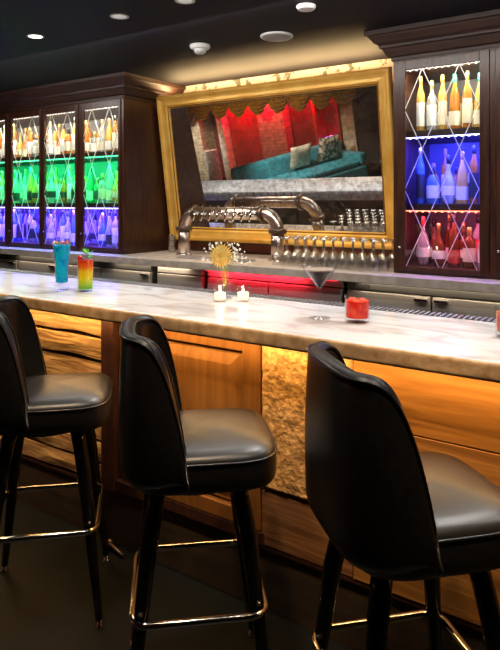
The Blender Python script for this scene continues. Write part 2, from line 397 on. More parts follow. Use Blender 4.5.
# plank beneath stone and planks to the right
box('lower_plank', (-1.226, -.862, YW-.014, YW+.02, .252, .452), M['plank2'], bar, .003)
bm = bmesh.new()
for a, b in ((.252, .50), (.504, .776), (.780, 1.012)): add_box(bm, -.858, BX1, YW-.016, YW+.02, a, b)
obj('smooth_planks', bm, M['plank'], bar, .002)
bm = bmesh.new(); add_box(bm, BX0, BX1, 1.842, 1.856, 1.0095, 1.0135)
tag(obj('led_strip', bm, emis('amber_led', (1, .55, .15), 3)), 'thin amber strip light glowing beneath the bar top overhang', 'light strip')
# ribbed bar mat along the inner edge
mat = thing('bar_mat', 'long grey ribbed drip mat along the inner edge of the bar top', 'bar mat', (0, 0, 0))
box('base', (BX0, BX1, YB+.001, 2.475, 1.035, 1.062), M['rubber'], mat)
bm = bmesh.new(); x = BX0
while x < BX1-.02:
    add_box(bm, x, x+.008, YB+.004, 2.472, 1.062, 1.072); x += .022
obj('ribs', bm, M['steel'], mat)
box('ledge', (BX0, BX1, 2.331, 2.476, .99, 1.013), M['steel'], mat)
box('bar_mat_lip', (BX0, BX1, 2.476, 2.482, .99, 1.066), M['steel'], mat)

# ------------------------------------------------------------------ back counter and coolers
CF = 3.53
bc = tag(box('back_counter', (-7.2, 1.6, CF, WB-.002, 1.014, 1.07), M['counter_stone'], None, .004), 'long grey stone back counter under the cabinets and mirror', 'countertop')
FY = 3.585
def cooler(x0, x1, doors, label, dark_top=True, handles='top', mats=None, vent=False):
    t = thing('back_bar_cooler', label, 'cooler', ((x0+x1)/2, FY, 0), 0, 'stainless units under the back counter')
    cx = (x0+x1)/2; L = lambda v: v-cx
    box('body', (L(x0), L(x1), .03, .70, .08, 1.010), M['steel_dark'], t, .002)
    box('plinth', (L(x0)+.03, L(x1)-.03, .06, .68, 0.001, .08), M['black_gap'], t)
    box('top_rail', (L(x0), L(x1), .004, .03, .965, 1.008), M['steel'] if not dark_top else M['steel_dark'], t, .002)
    xs = doors
    for k, (a, b) in enumerate(zip(xs, xs[1:])):
        d = box('door', (L(a)+.006, L(b)-.006, -.004, .028, .14, .955), M['steel'], t, .003)
        right = (k % 2 == 0)
        hx = (L(b)-.10) if right else (L(a)+.02)
        bm = bmesh.new(); add_box(bm, hx, hx+.08, -.022, -.006, .928, .942); add_box(bm, hx+.005, hx+.015, -.008, .002, .93, .94); add_box(bm, hx+.065, hx+.075, -.008, .002, .93, .94)
        if handles: obj('handle', bm, M['chrome'], d, .002)
        else: bm.free()
    if vent:
        bm = bmesh.new()
        for k in range(10): add_box(bm, L(x0)+.05+k*.011, L(x0)+.056+k*.011, -.001, .006, .972, 1.0)
        obj('vent', bm, M['black_gap'], t)
    return t
cooler(-7.1, -5.10, (-7.1, -6.43, -5.76, -5.10), 'leftmost stainless cooler, under the cabinet end at the photo edge')
cooler(-5.08, -3.37, (-5.08, -4.51, -3.94, -3.37), 'stainless three-door cooler under the left display cabinet, behind the tall drinks')
cooler(-3.30, -2.84, (-3.30, -2.84), 'narrow single-door stainless cabinet below the left end of the mirror', False, None)
cooler(-2.80, -1.70, (-2.80, -2.262, -1.70), 'stainless two-door unit reflecting red light behind the two candles', False, None)
cooler(-1.67, -.56, (-1.67, -1.125, -.56), 'stainless cooler with small vent under the right display cabinet', True, 'top', None, True)
cooler(-.54, .60, (-.54, .03, .60), 'stainless cooler past the right edge of the right cabinet door')
tag(box('led_strip', (-2.78, -1.72, 3.545, 3.552, 1.0095, 1.0135), emis('red_glow_strip', (1, .02, .04), 4)), 'glowing red strip added under the back counter edge to redden the doors', 'light strip')  # added emitter, stands in for a red reflection on the doors

# ------------------------------------------------------------------ display cabinets
CY = 3.70; PX = 0
def crown(name, x0, x1, parent, both=(True, True)):
    prof = [(0, 2.405), (.012, 2.405), (.012, 2.425), (.03, 2.43), (.045, 2.455), (.055, 2.475), (.07, 2.48), (.07, 2.495), (.095, 2.51), (.118, 2.54), (.125, 2.552), (.14, 2.555), (.14, HC-.002), (0, HC-.002)]
    bm = bmesh.new(); paths = []
    for o, z in prof:
        paths.append([bm.verts.new(p) for p in ((x0-o, WB-.005, z), (x0-o, CY-o, z), (x1+o, CY-o, z), (x1+o, WB-.005, z))])
    for a, b in zip(paths, paths[1:]):
        for k in range(3): bm.faces.new((a[k], a[k+1], b[k+1], b[k]))
    return obj(name, bm, M['mahogany_h'], parent)
SH = [(1.112), (1.505), (1.965)]     # shelf tops
GZ0, GZ1 = 1.118, 2.337
led_m = {'white': emis('white_led', (1, .92, .8), 2.0), 'green': emis('green_led', (.1, 1, .4), 4), 'violet': emis('violet_led', (.45, .35, 1), 8),
         'blue': emis('blue_led', (.35, .35, 1), 14), 'red': emis('red_led', (1, .15, .08), 10)}
led_c = {'white': (1, .88, .68), 'green': (.02, 1, .28), 'violet': (.10, .04, 1), 'blue': (.04, .04, 1), 'red': (1, .16, .35)}
def cabinet(name, label, x0, x1, glasses, cols, pw):
    """glasses: list of (gx0, gx1) door glass openings"""
    t = thing(name, label, 'cabinet', ((x0+x1)/2, CY, 1.07)); cx = (x0+x1)/2
    t.location = (cx, CY, 1.0705)
    def P(o): o.matrix_parent_inverse = Matrix.Translation(-Vector(t.location)); return o
    bm = bmesh.new()
    add_box(bm, x0, x0+.03, CY+.03, WB-.004, 1.071, 2.41); add_box(bm, x1-.03, x1, CY+.03, WB-.004, 1.071, 2.41)
    add_box(bm, x0+.03, x1-.03, CY+.03, WB-.004, 1.071, 1.111); add_box(bm, x0+.03, x1-.03, CY+.03, WB-.004, 2.36, 2.41)
    add_box(bm, x0, x1, CY-.002, CY+.03, 1.071, 1.088); add_box(bm, x0, x1, CY-.002, CY+.03, 2.395, 2.41)
    # face stiles between doors
    edges = [x0]+[(a[1]+b[0])/2 for a, b in zip(glasses, glasses[1:])]+[x1]
    for k, e in enumerate(edges):
        a, b = (e-.016, e+.016) if 0 < k < len(edges)-1 else ((e, e+.03) if k == 0 else (e-.03, e))
        add_box(bm, a, b, CY-.006, CY+.03, 1.0885, 2.3945)
    P(obj('carcass', bm, M['mahogany'], t, .003))
    P(box('back_panel', (x0+.031, x1-.031, WB-.03, WB-.006, 1.112, 2.359), M['shelf_back'], t))
    P(crown('crown_moulding', x0, x1, t))
    for z in SH[1:]:
        P(box('shelf', (x0+.031, x1-.031, CY+.06, WB-.031, z-.04, z), M['mahogany_h'], t, .002))
    for z, c in ((2.352, cols[0]), (SH[2]-.042, cols[1]), (SH[1]-.042, cols[2])):
        bm = bmesh.new(); x = x0+.04
        add_box(bm, x0+.04, x1-.04, CY+.062, CY+.07, z-.004, z)
        while x < x1-.04:
            add_box(bm, x, x+.009, CY+.058, CY+.072, z-.010, z-.004); x += .04
        P(obj('led_strip', bm, led_m[c], t))
        area('cabinet_'+c+'_light', (cx, CY+.10, z-.015), x1-x0-.1, pw[c]*(x1-x0), led_c[c], (radians(28), 0, 0), .04)
    for k, (ga, gb) in enumerate(glasses):
        a, b = edges[k], edges[k+1]; a += .017 if k else .031; b -= .017 if k < len(glasses)-1 else .031
        if k == 0: a = x0+.031
        bm = bmesh.new()
        add_box(bm, a, ga, CY-.016, CY+.006, 1.089, 2.394); add_box(bm, gb, b, CY-.016, CY+.006, 1.089, 2.394)
        add_box(bm, ga, gb, CY-.016, CY+.006, 1.089, GZ0); add_box(bm, ga, gb, CY-.016, CY+.006, GZ1, 2.394)
        d = P(obj('door', bm, M['mahogany'], t, .003))
        def Q(o): return o
        bm = bmesh.new(); add_box(bm, ga, gb, CY-.008, CY-.004, GZ0, GZ1); pn = obj('glass_pane', bm, M['pane'], d)
        # diamond leading
        bm = bmesh.new(); W = gb-ga; Ht = GZ1-GZ0; hu, hv = W*.25, .248
        def seg(u0, v0, u1, v1):
            A = Vector((ga+u0, 0, GZ1-v0)); B = Vector((ga+u1, 0, GZ1-v1)); dd = (B-A).normalized(); nn = Vector((-dd.z, 0, dd.x))*.0022
            ps = []
            for y in (CY-.013, CY-.0085):
                for q in (A+nn, B+nn, B-nn, A-nn): ps.append(bm.verts.new((q.x, y, q.z)))
            for f in ((0,1,2,3),(7,6,5,4),(0,4,5,1),(1,5,6,2),(2,6,7,3),(3,7,4,0)): bm.faces.new([ps[i] for i in f])
        sl = hu/hv
        for k2 in range(-6, 8):
            for sgn in (1, -1):
                u_at0 = W*.24+k2*W*.5
                # u = u_at0 + sgn*sl*v, clip to [0,W]x[0,Ht]
                vs = [0, Ht]
                ulim = sorted(((0-u_at0)/(sgn*sl), (W-u_at0)/(sgn*sl)))
                v0, v1 = max(0, ulim[0]), min(Ht, ulim[1])
                if v1-v0 > .01: seg(u_at0+sgn*sl*v0, v0, u_at0+sgn*sl*v1, v1)
        obj('lattice', bm, M['bevel'], d)
        bm = bmesh.new(); add_ball(bm, (a+.018, CY-.026, 1.235), .009, 10); add_tube(bm, [(a+.018, CY-.016, 1.235), (a+.018, CY-.024, 1.235)], .004, 8)
        obj('knob', bm, M['chrome'], d)
    return t
LG = [(-4.28-.56*k, -3.841-.56*k) for k in (4, 3, 2, 1, 0)]
LG = [(-6.52, -6.08), (-5.96, -5.52), (-5.326, -4.906), (-4.839, -4.394), (-4.28, -3.841)]
LG = [(-6.44, -6.0), (-5.90, -5.44), (-5.33, -4.90), (-4.825, -4.39), (-4.28, -3.841)]
cabinet('display_cabinet', 'dark mahogany display cabinet with green and violet lit shelves, left of the mirror', -6.52, -3.783, LG, ('white', 'green', 'violet'),
        {'white': 12, 'green': 20, 'violet': 42})
RG = [(-1.32, -.876), (-.735, -.29)]
cabinet('display_cabinet', 'dark mahogany display cabinet with blue and red lit shelves, right of the mirror', -1.40, -.20, RG, ('white', 'blue', 'red'),
        {'white': 12, 'blue': 48, 'red': 5})

# ------------------------------------------------------------------ bottles
def glassy(name, col, rough=.12, tr=.45):
    m, nt, b = new_mat(name); setc(b, col, rough); b.inputs['Transmission Weight'].default_value = tr; b.inputs['IOR'].default_value = 1.3; return m
LIQ = {'amber': glassy('amber_bottle', (.62, .22, .04)), 'clear': glassy('clear_bottle', (.8, .84, .86), .08, .7), 'green': glassy('green_bottle', (.08, .38, .16)),
       'brown': glassy('brown_bottle', (.22, .08, .03)), 'blue': glassy('blue_bottle', (.12, .25, .7)), 'golden': glassy('golden_bottle', (.85, .52, .12)), 'red': glassy('red_bottle', (.55, .05, .04))}
LAB = {'cream': plain('cream_label', (.75, .68, .52), .6), 'white': plain('white_label', (.8, .8, .78), .6), 'black': plain('black_label', (.03, .03, .03), .5), 'red': plain('red_label', (.5, .05, .04), .6)}
CAP = {'black': plain('black_cap', (.02, .02, .02), .4), 'gold': plain('gold_cap', (.7, .5, .15), .35, .8), 'wooden': plain('wood_cap', (.4, .22, .1), .6), 'green': plain('green_cap', (.05, .4, .25), .5), 'red': plain('red_cap', (.5, .04, .03), .5)}
SHAPES = {
 'tall slim': [(.031, 0), (.033, .006), (.033, .185), (.030, .20), (.015, .235), (.0125, .25), (.0125, .285)],
 'round-shouldered': [(.038, 0), (.041, .006), (.041, .16), (.037, .18), (.02, .205), (.014, .215), (.0135, .265)],
 'squat': [(.046, 0), (.049, .008), (.049, .11), (.044, .135), (.022, .155), (.016, .162), (.016, .19)],
 'bulbous': [(.034, 0), (.046, .02), (.053, .06), (.050, .10), (.034, .135), (.018, .155), (.0145, .17), (.0145, .22)],
 'tapered': [(.042, 0), (.044, .006), (.040, .10), (.033, .17), (.020, .205), (.014, .22), (.013, .262)],
}
proto = {}
def bottle_proto(shape, liq, lab, cap):
    key = (shape, liq, lab, cap)
    pr = SHAPES[shape]; r = max(p[0] for p in pr); h = pr[-1][1]
    t = thing('liquor_bottle', 'bottle', 'bottle')
    bm = bmesh.new(); add_lathe(bm, pr, 14); obj('glass_body', bm, LIQ[liq], t)
    bm = bmesh.new(); z0, z1 = (.03, .55*h if shape != 'squat' else .10)
    if shape == 'bulbous': z0, z1, r = .04, .085, .0535
    if shape == 'tapered': z0, z1, r = .02, .09, .0442
    add_lathe(bm, [(r+.0008, z0), (r+.0008, z1)], 14, caps=False); obj('paper_label', bm, LAB[lab], t)
    bm = bmesh.new(); add_lathe(bm, [(pr[-1][0]+.002, h-.03), (pr[-1][0]+.002, h+.012), (pr[-1][0]-.002, h+.014)], 10); obj('cap', bm, CAP[cap], t)
    return t
ORD = ['first', 'second', 'third', 'fourth', 'fifth', 'sixth', 'seventh', 'eighth', 'ninth', 'tenth', 'eleventh', 'twelfth']
used = {}
def shelf_bottles(x0, x1, z, where, group, liqs, labs, caps, step=.080, y=CY+.17, scl=(1.05, 1.28), back=True, shapes=None, zmax=.36):
    rows = []
    for rn, yy in (('front', y), ('back', y+.16))[:2 if back else 1]:
        x = x0+(.028 if rn == 'front' else .05); row = []
        while True:
            sh = random.choice(shapes or list(SHAPES)); rad = max(p[0] for p in SHAPES[sh])*.84+.001
            if x+2*rad > x1-.012: break
            row.append((x+rad, sh)); x += 2*rad+random.uniform(.003, .012)
        rows.append((rn, yy, row))
    for rn, yy, xx in rows:
        for k, (bx, sh) in enumerate(xx):
            lq = random.choice(liqs); lb = random.choice(labs); cp = random.choice(caps)
            key = (sh, lq, lb, cp)
            label = f'{sh} {lq} bottle, {ORD[k]} in {rn} row, {where}'
            if z < 1.2: zmax = .33
            s = random.uniform(*scl); loc = (bx, yy+random.uniform(-.006, .006), z+.001)
            if (SHAPES[sh][-1][1]+.014)*s > zmax: s = zmax/(SHAPES[sh][-1][1]+.014)
            if key not in proto:
                o = bottle_proto(*key); proto[key] = o; o.location = loc; o.rotation_euler = (0, 0, random.random()*6)
                o['label'] = label; o['group'] = group; o.scale = (.82, .82, s)
            else:
                dup(proto[key], loc, random.random()*6, label, group, (.82, .82, s))
bays = ['outer left bay', 'leftmost bay', 'second bay', 'third bay', 'rightmost bay']
for (a, b), nm in list(zip(LG, bays)):
    shelf_bottles(a-.02, b+.02, SH[2], f'top shelf, {nm} of left cabinet', 'bottles on the top shelf of the left cabinet', ['amber', 'amber', 'golden', 'clear', 'clear'], ['cream', 'white', 'cream'], ['gold', 'black', 'wooden'])
    shelf_bottles(a-.02, b+.02, SH[1], f'middle shelf, {nm} of left cabinet', 'bottles on the middle shelf of the left cabinet', ['clear', 'green', 'clear', 'golden', 'amber'], ['white', 'cream', 'black'], ['black', 'gold', 'green'], scl=(1.15, 1.4))
    shelf_bottles(a-.02, b+.02, SH[0], f'bottom shelf, {nm} of left cabinet', 'bottles on the bottom shelf of the left cabinet', ['clear', 'clear', 'blue'], ['white', 'white', 'black'], ['black', 'gold'], scl=(1.15, 1.4))
a, b = RG[0]
shelf_bottles(a-.02, b+.06, SH[2], 'top shelf of right cabinet', 'bottles on the top shelf of the right cabinet', ['amber', 'golden', 'amber', 'clear'], ['cream', 'cream', 'white'], ['gold', 'wooden', 'green', 'gold'], scl=(1.15, 1.36), y=CY+.17, shapes=['tall slim', 'round-shouldered', 'tapered'])
shelf_bottles(a-.02, b+.06, SH[1], 'middle shelf of right cabinet', 'bottles on the middle shelf of the right cabinet', ['clear', 'blue', 'clear', 'golden', 'amber'], ['white', 'cream', 'black'], ['black', 'gold', 'wooden'], scl=(1.15, 1.4), y=CY+.17)
shelf_bottles(a-.02, b+.06, SH[0], 'bottom shelf of right cabinet', 'bottles on the bottom shelf of the right cabinet', ['clear', 'brown', 'red', 'clear'], ['white', 'white', 'red', 'cream'], ['red', 'black', 'gold'], scl=(1.1, 1.35), y=CY+.17)

# ------------------------------------------------------------------ mirror
TILT = radians(8.6)
mr = thing('wall_mirror', 'large antiqued mirror in a wide gold frame, tilted forward on the back wall', 'mirror', (-2.66, 4.30, 1.175))
mr.rotation_euler = (TILT, 0, 0)
MW, MH = 2.19, 1.305
bm = bmesh.new()
prof = [(0, 0), (0, -.045), (.012, -.055), (.03, -.05), (.045, -.035), (.065, -.03), (.09, -.033), (.10, -.022), (.112, -.020), (.12, -.004)]
rings = []
for i, y in prof:
    hw = MW/2-i; rings.append([bm.verts.new(p) for p in ((-hw, y, i), (hw, y, i), (hw, y, MH-i), (-hw, y, MH-i))])
for a, b in zip(rings, rings[1:]):
    for k in range(4): bm.faces.new((a[k], a[(k+1) % 4], b[(k+1) % 4], b[k]))
bm.faces.new(rings[0])
obj('gold_frame', bm, M['gold'], mr, .003)
bm = bmesh.new(); i = .108
for (u, v, u2, v2) in ((-MW/2+i, i, MW/2-i, i), (-MW/2+i, MH-i, MW/2-i, MH-i), (-MW/2+i, i, -MW/2+i, MH-i), (MW/2-i, i, MW/2-i, MH-i)):
    add_tube(bm, [(u, -.022, v), (u2, -.022, v2)], .005, 8)
obj('frame_bead', bm, M['gold_dark'], mr)
bm = bmesh.new(); add_box(bm, -MW/2+.118, MW/2-.118, -.008, -.003, .118, MH-.118)
obj('mirror_glass', bm, M['mirror'], mr)

# ------------------------------------------------------------------ draft beer tower
TY = 3.95; TXL, TXR = -3.33, -2.41; TZ = 1.425; TR = .05; ER = .13
tw = thing('beer_tower', 'aged copper pipe draft tower with two legs and eight chrome taps', 'beer tower', ((TXL+TXR)/2, TY, 1.0705))
hx = (TXR-TXL)/2; z0 = 0; zc = TZ-1.0705
def flange(bm, c, axis, r=.068, t=.014):
    m = Matrix.Rotation(pi/2, 4, 'Y') if axis == 'x' else Matrix.Identity(4)
    add_lathe(bm, [(r, -t), (r+.002, -t+.003), (r+.002, t-.003), (r, t)], 20, c, 0, m)
    for k in range(8):
        a = 2*pi*k/8
        p = Vector(((r-.009)*cos(a), (r-.009)*sin(a), 0)); q = p+Vector((0, 0, t+.008)); p = p-Vector((0, 0, t+.008))
        p, q = m @ p, m @ q; add_tube(bm, [p+Vector(c), q+Vector(c)], .005, 6)
for sx in (-1, 1):
    bm = bmesh.new(); add_tube(bm, [(sx*hx, 0, .012), (sx*hx, 0, zc-ER)], TR, 20); obj('leg_pipe', bm, M['pipe'], tw)
    bm = bmesh.new(); pts = []
    for k in range(13):
        a = pi/2*k/12; pts.append((sx*(hx-ER+ER*cos(a)), 0, zc-ER+ER*sin(a)))
    add_tube(bm, pts, TR, 20); obj('elbow', bm, M['pipe'], tw)
    bm = bmesh.new(); flange(bm, (sx*hx, 0, zc-ER), 'z'); obj('flange', bm, M['iron'], tw)
    bm = bmesh.new(); flange(bm, (sx*(hx-ER), 0, zc), 'x'); obj('flange', bm, M['iron'], tw)
    bm = bmesh.new(); add_lathe(bm, [(.07, 0), (.07, .008), (.06, .013), (.05, .014)], 20, (sx*hx, 0, 0)); obj('base_plate', bm, M['chrome'], tw)
bm = bmesh.new(); add_tube(bm, [(-hx+ER, 0, zc), (hx-ER, 0, zc)], TR, 20); obj('cross_pipe', bm, M['pipe'], tw)
for k in range(8):
    x = -hx+ER+.055+k*(2*(hx-ER)-.11)/7
    bm = bmesh.new(); add_tube(bm, [(x, -TR+.004, zc), (x, -TR-.045, zc)], .009, 10); add_tube(bm, [(x, -TR-.03, zc+.012), (x, -TR-.045, zc-.01), (x, -TR-.06, zc-.06)], [.012, .010, .007], 10)
    add_lathe(bm, [(.017, -.003), (.017, .003)], 12, (x, -TR-.006, zc), 0, Matrix.Rotation(pi/2, 4, 'X'))
    tp = obj('tap', bm, M['chrome'], tw)
    bm = bmesh.new(); add_tube(bm, [(x, -TR-.034, zc+.012), (x, -TR-.034, zc+.03), (x, -TR-.032, zc+.062)], [.004, .006, .008], 8); obj('tap_handle', bm, M['iron'], tp)
tag(box('drip_tray', (-3.2, -2.55, 3.70, 3.86, 1.0705, 1.082), M['steel'], None, .003), 'flat stainless drip tray on the back counter beneath the taps', 'tray')

# ------------------------------------------------------------------ inverted stemware on the back counter
def stem_glass():
    bm = bmesh.new()
    pr = [(.031, 0), (.034, .03), (.035, .05), (.031, .075), (.018, .092), (.0055, .096), (.0045, .15), (.006, .183), (.026, .191), (.029, .193), (.029, .195)]
    add_lathe(bm, pr, 16, caps=False)
    return obj('wine_glass', bm, M['stem_glass'])
wg = None; n = 0
for r in range(5):
    for c in range(12):
        x = -2.245+c*.073; yy = 3.665+r*.078
        x += .036 if r % 2 else 0
        if x > -1.45 or (x < -2.30 and yy > 3.75): continue
        if wg is None: o = wg = stem_glass()
        else: o = wg.copy(); COL.objects.link(o)
        o.location = (x, yy, 1.071)
        tag(o, 'clear stemmed glass upside down in rows beneath the right of the mirror', 'wine glass', 'upturned stemware on the back counter')

# small clear glass stack left of tower
bm = bmesh.new()
for k in range(3): add_lathe(bm, [(.030, .0+k*.05), (.036, .05+k*.05), (.035, .052+k*.05), (.029, .004+k*.05)], 14, (0, 0, 0), caps=False)
o = tag(obj('tumbler_stack', bm, M['stem_glass']), 'small stack of clear tumblers beside the left leg of the beer tower', 'glass'); o.location = (-3.60, 4.10, 1.071)

# ------------------------------------------------------------------ drinks on bar top
Z = 1.0702
def glass_shell(bm, outer, wall=.0025, base=.008, n=28):
    inner = [(max(r-wall, .001), max(z, base)) for r, z in outer]
    inner = [p for p in inner if p[1] >= base]
    add_lathe(bm, outer+inner[::-1], n, caps=False)
    # base closing
def cocktail(name, label, loc): return thing(name, label, 'cocktail', loc)
# tall blue drink
t = cocktail('blue_cocktail', 'tall flared glass of bright blue cocktail with a crusted garnish rim', (-2.53, 2.04, Z)); t.scale = (1.24, 1.24, 1.30)
out = [(.001, 0), (.027, 0), (.0275, .012), (.026, .03), (.0275, .09), (.031, .12), (.034, .15), (.036, .182)]
bm = bmesh.new(); add_lathe(bm, out, 28, caps=False); add_lathe(bm, [(.0345, .182), (.0325, .15), (.0295, .12), (.026, .09), (.0245, .03), (.001, .022)], 28, caps=False)
obj('glass', bm, M['cocktail_glass'], t)
bm = bmesh.new(); add_lathe(bm, [(.001, .024), (.0235, .031), (.0252, .09), (.0288, .12), (.032, .15), (.034, .176), (.001, .176)], 24, caps=False)
bl = noisy('blue_curacao_ice', (.0, .30, .9), (.01, .62, 1.0), (1, 1, 1), 38, rough=.2, ramp=(.38, .5), spec=.15); bl.node_tree.nodes['Principled BSDF'].inputs['Transmission Weight'].default_value = .0
obj('blue_drink', bm, bl, t)
bm = bmesh.new()
for k in range(46):
    a = random.random()*2*pi; r = random.uniform(.02, .037); add_ball(bm, (r*cos(a), r*sin(a), .178+random.random()*.012), random.uniform(.003, .005), 6, k % 4)
obj('crusted_rim', bm, [plain('crumb_orange', (.8, .25, .08), .6), plain('crumb_white', (.8, .75, .65), .6), plain('crumb_pink', (.75, .15, .2), .6), plain('crumb_green', (.2, .4, .2), .6)], t)
# layered rainbow drink
t = cocktail('layered_cocktail', 'straight glass of cocktail layered red, orange, yellow and green with mint', (-2.40, 2.08, Z)); t.scale = (1.25, 1.25, 1.28)
bm = bmesh.new(); add_lathe(bm, [(.001, 0), (.029, 0), (.030, .004), (.0325, .132)], 28, caps=False); add_lathe(bm, [(.031, .132), (.028, .008), (.001, .008)], 28, caps=False); obj('glass', bm, M['cocktail_glass'], t)
m, nt, b = new_mat('layered_drink'); setc(b, (1, 1, 1), .15); b.inputs['Transmission Weight'].default_value = .0
tc = nt.nodes.new('ShaderNodeTexCoord'); sp = nt.nodes.new('ShaderNodeSeparateXYZ'); rp = nt.nodes.new('ShaderNodeValToRGB'); mpp = nt.nodes.new('ShaderNodeMapRange')
mpp.inputs['From Max'].default_value = .13; nt.links.new(tc.outputs['Object'], sp.inputs[0]); nt.links.new(sp.outputs[2], mpp.inputs[0]); nt.links.new(mpp.outputs[0], rp.inputs[0]); nt.links.new(rp.outputs[0], b.inputs['Base Color'])
e = rp.color_ramp.elements; e[0].position = .1; e[0].color = (.15, .55, .01, 1); e[1].position = 1; e[1].color = (.75, .02, .01, 1)
for p, c in ((.3, (.6, .72, .01, 1)), (.42, (.95, .72, .01, 1)), (.6, (.95, .62, .01, 1)), (.72, (.95, .2, .01, 1)), (.88, (.85, .06, .01, 1))): q = e.new(p); q.color = c
bm = bmesh.new(); add_lathe(bm, [(.001, .0085), (.0275, .009), (.0302, .124), (.001, .124)], 24, caps=False); obj('layered_drink', bm, m, t)
mg = plain('mint_green', (.12, .5, .03), .5)
bm = bmesh.new()
for k in range(11):
    a = k*2.4; r = .008+.0016*k; c = Vector((.008+r*cos(a)*.9, .004+r*sin(a)*.9, .132+.018*random.random()+.012*(k % 3)))
    d = Vector((cos(a), sin(a), .5)).normalized()*.016; s = Vector((-sin(a), cos(a), 0))*.007
    ps = [c-d, c-d*.2+s, c+d, c-d*.2-s]; top = bm.verts.new(c+Vector((0, 0, .002))); vv = [bm.verts.new(p) for p in ps]; bt = bm.verts.new(c-Vector((0, 0, .002)))
    for q in range(4): bm.faces.new((vv[q], vv[(q+1) % 4], top)); bm.faces.new((vv[(q+1) % 4], vv[q], bt))
add_tube(bm, [(.008, .004, .115), (.008, .004, .15)], .0012, 6)
obj('mint_sprig', bm, mg, t)
bm = bmesh.new(); add_ball(bm, (-.018, -.012, .129), .011, 12); obj('cherry', bm, plain('cherry_red', (.6, .01, .03), .2), t)
# martini
t = cocktail('espresso_martini', 'stemmed martini glass of dark brown cocktail with pale foam', (-1.095, 2.105, Z)); t.scale = (1.16, 1.16, 1.20)
bm = bmesh.new(); add_lathe(bm, [(.001, .0), (.036, .0), (.036, .0015), (.012, .005), (.0045, .012), (.0038, .085), (.005, .094), (.060, .168), (.0595, .169), (.0045, .0965), (.001, .0955)], 32, caps=False); obj('glass', bm, M['cocktail_glass'], t)
bm = bmesh.new(); add_lathe(bm, [(.001, .098), (.0465, .1525), (.001, .1525)], 28, caps=False); obj('coffee', bm, plain('coffee_liquid', (.022, .007, .004), .4, Specular_IOR_Level=.1), t)
bm = bmesh.new(); add_lathe(bm, [(.001, .153), (.0475, .153), (.051, .1575), (.001, .158)], 28, caps=False); obj('foam', bm, plain('cream_foam', (.35, .26, .19), .7), t)
# red rocks drink
def rocks(label, loc, col):
    t = thing('rocks_cocktail', label, 'cocktail', loc)
    bm = bmesh.new(); add_lathe(bm, [(.001, 0), (.037, 0), (.0395, .006), (.041, .082)], 28, caps=False); add_lathe(bm, [(.0385, .082), (.0365, .014), (.001, .014)], 28, caps=False); obj('glass', bm, M['cocktail_glass'], t)
    bm = bmesh.new(); add_lathe(bm, [(.001, .0145), (.036, .015), (.0378, .066), (.001, .066)], 24, caps=False)
    mm = noisy('red_drink', col, (min(col[0]*1.2, 1), col[1]*3+.03, col[2]*2+.01), (1, 1, 1), 45, rough=.2, ramp=(.45, .6), spec=.15); mm.node_tree.nodes['Principled BSDF'].inputs['Transmission Weight'].default_value = .05
    obj('red_drink', bm, mm, t)
    bm = bmesh.new()
    for k, (x, y, z, a) in enumerate(((-.012, -.01, .062, .3), (.014, .008, .060, 1.0), (.004, -.018, .058, .7))):
        m4 = Matrix.Translation((x, y, z)) @ Matrix.Rotation(a, 4, 'Z') @ Matrix.Rotation(.3, 4, 'X')
        bmesh.ops.create_cube(bm, size=.022, matrix=m4)
    obj('ice_cubes', bm, glassy('red_ice', (.95, .22, .12), .1, .5), t, .002)
    return t
rocks('short rocks glass of orange-red iced cocktail beside the martini', (-.942, 2.115, Z), (.85, .02, .01)).scale = (1.16, 1.16, 1.22)
rocks('red iced drink cut off by the right edge of the photo', (-.425, 2.16, Z), (.8, .1, .06)).scale = (.9, .9, 1.25)
# vase of flowers
t = thing('flower_vase', 'clear cylinder vase holding a yellow gerbera and white baby\'s breath', 'vase', (-1.675, 2.275, Z))
bm = bmesh.new(); add_lathe(bm, [(.001, 0), (.036, 0), (.037, .003), (.037, .105)], 28, caps=False); add_lathe(bm, [(.034, .105), (.034, .008), (.001, .008)], 28, caps=False); obj('glass_cylinder', bm, M['glass'], t)
bm = bmesh.new(); add_tube(bm, [(.003, 0, .012), (.0, 0, .12), (-.004, -.006, .172)], .0022, 8)
for k in range(9):
    a = k*.7; add_tube(bm, [(0, 0, .03), (.02*cos(a), .02*sin(a), .12), (.06*cos(a), .05*sin(a), .20)], .0008, 5)
obj('stems', bm, plain('stem_green', (.28, .36, .05), .5), t)
fc = Vector((-.008, -.016, .200)); nrm = Vector((.35, -.9, .28)).normalized()
q = nrm.to_track_quat('Z', 'Y').to_matrix()
bm = bmesh.new()
for ring, (cnt, L, up) in enumerate(((24, .062, .0), (20, .052, .007), (16, .038, .013))):
    for k in range(cnt):
        a = 2*pi*(k+.4*ring)/cnt; d = Vector((cos(a), sin(a), 0)); s = Vector((-sin(a), cos(a), 0))*.0072
        ps = [d*.006+Vector((0, 0, up)), d*L*.6+s+Vector((0, 0, up+.006)), d*L+Vector((0, 0, up+.001)), d*L*.6-s+Vector((0, 0, up+.006))]
        bm.faces.new([bm.verts.new(fc+q @ p) for p in ps])
obj('petals', bm, plain('gerbera_yellow', (1, .76, .24), .6), t)
bm = bmesh.new(); add_ball(bm, fc+nrm*.008, .012, 12, 0, (1, 1, 1)); obj('flower_centre', bm, plain('gerbera_centre', (.75, .42, .05), .7), t)
bm = bmesh.new()
for k in range(150):
    a = random.random()*2*pi; el = random.uniform(-.3, 1.3); r = random.uniform(.055, .115)
    p = Vector((r*1.15*cos(a)*cos(el), r*.8*sin(a)*cos(el), .185+r*.75*sin(el)))
    dl = p-fc
    if math.hypot(dl.x*.83+dl.y*.56, dl.z) < .056: continue
    add_ball(bm, p, random.uniform(.003, .006), 6)
f = obj('babys_breath', bm, plain('white_blossom', (.85, .82, .72), .6), t); f['kind'] = 'stuff'
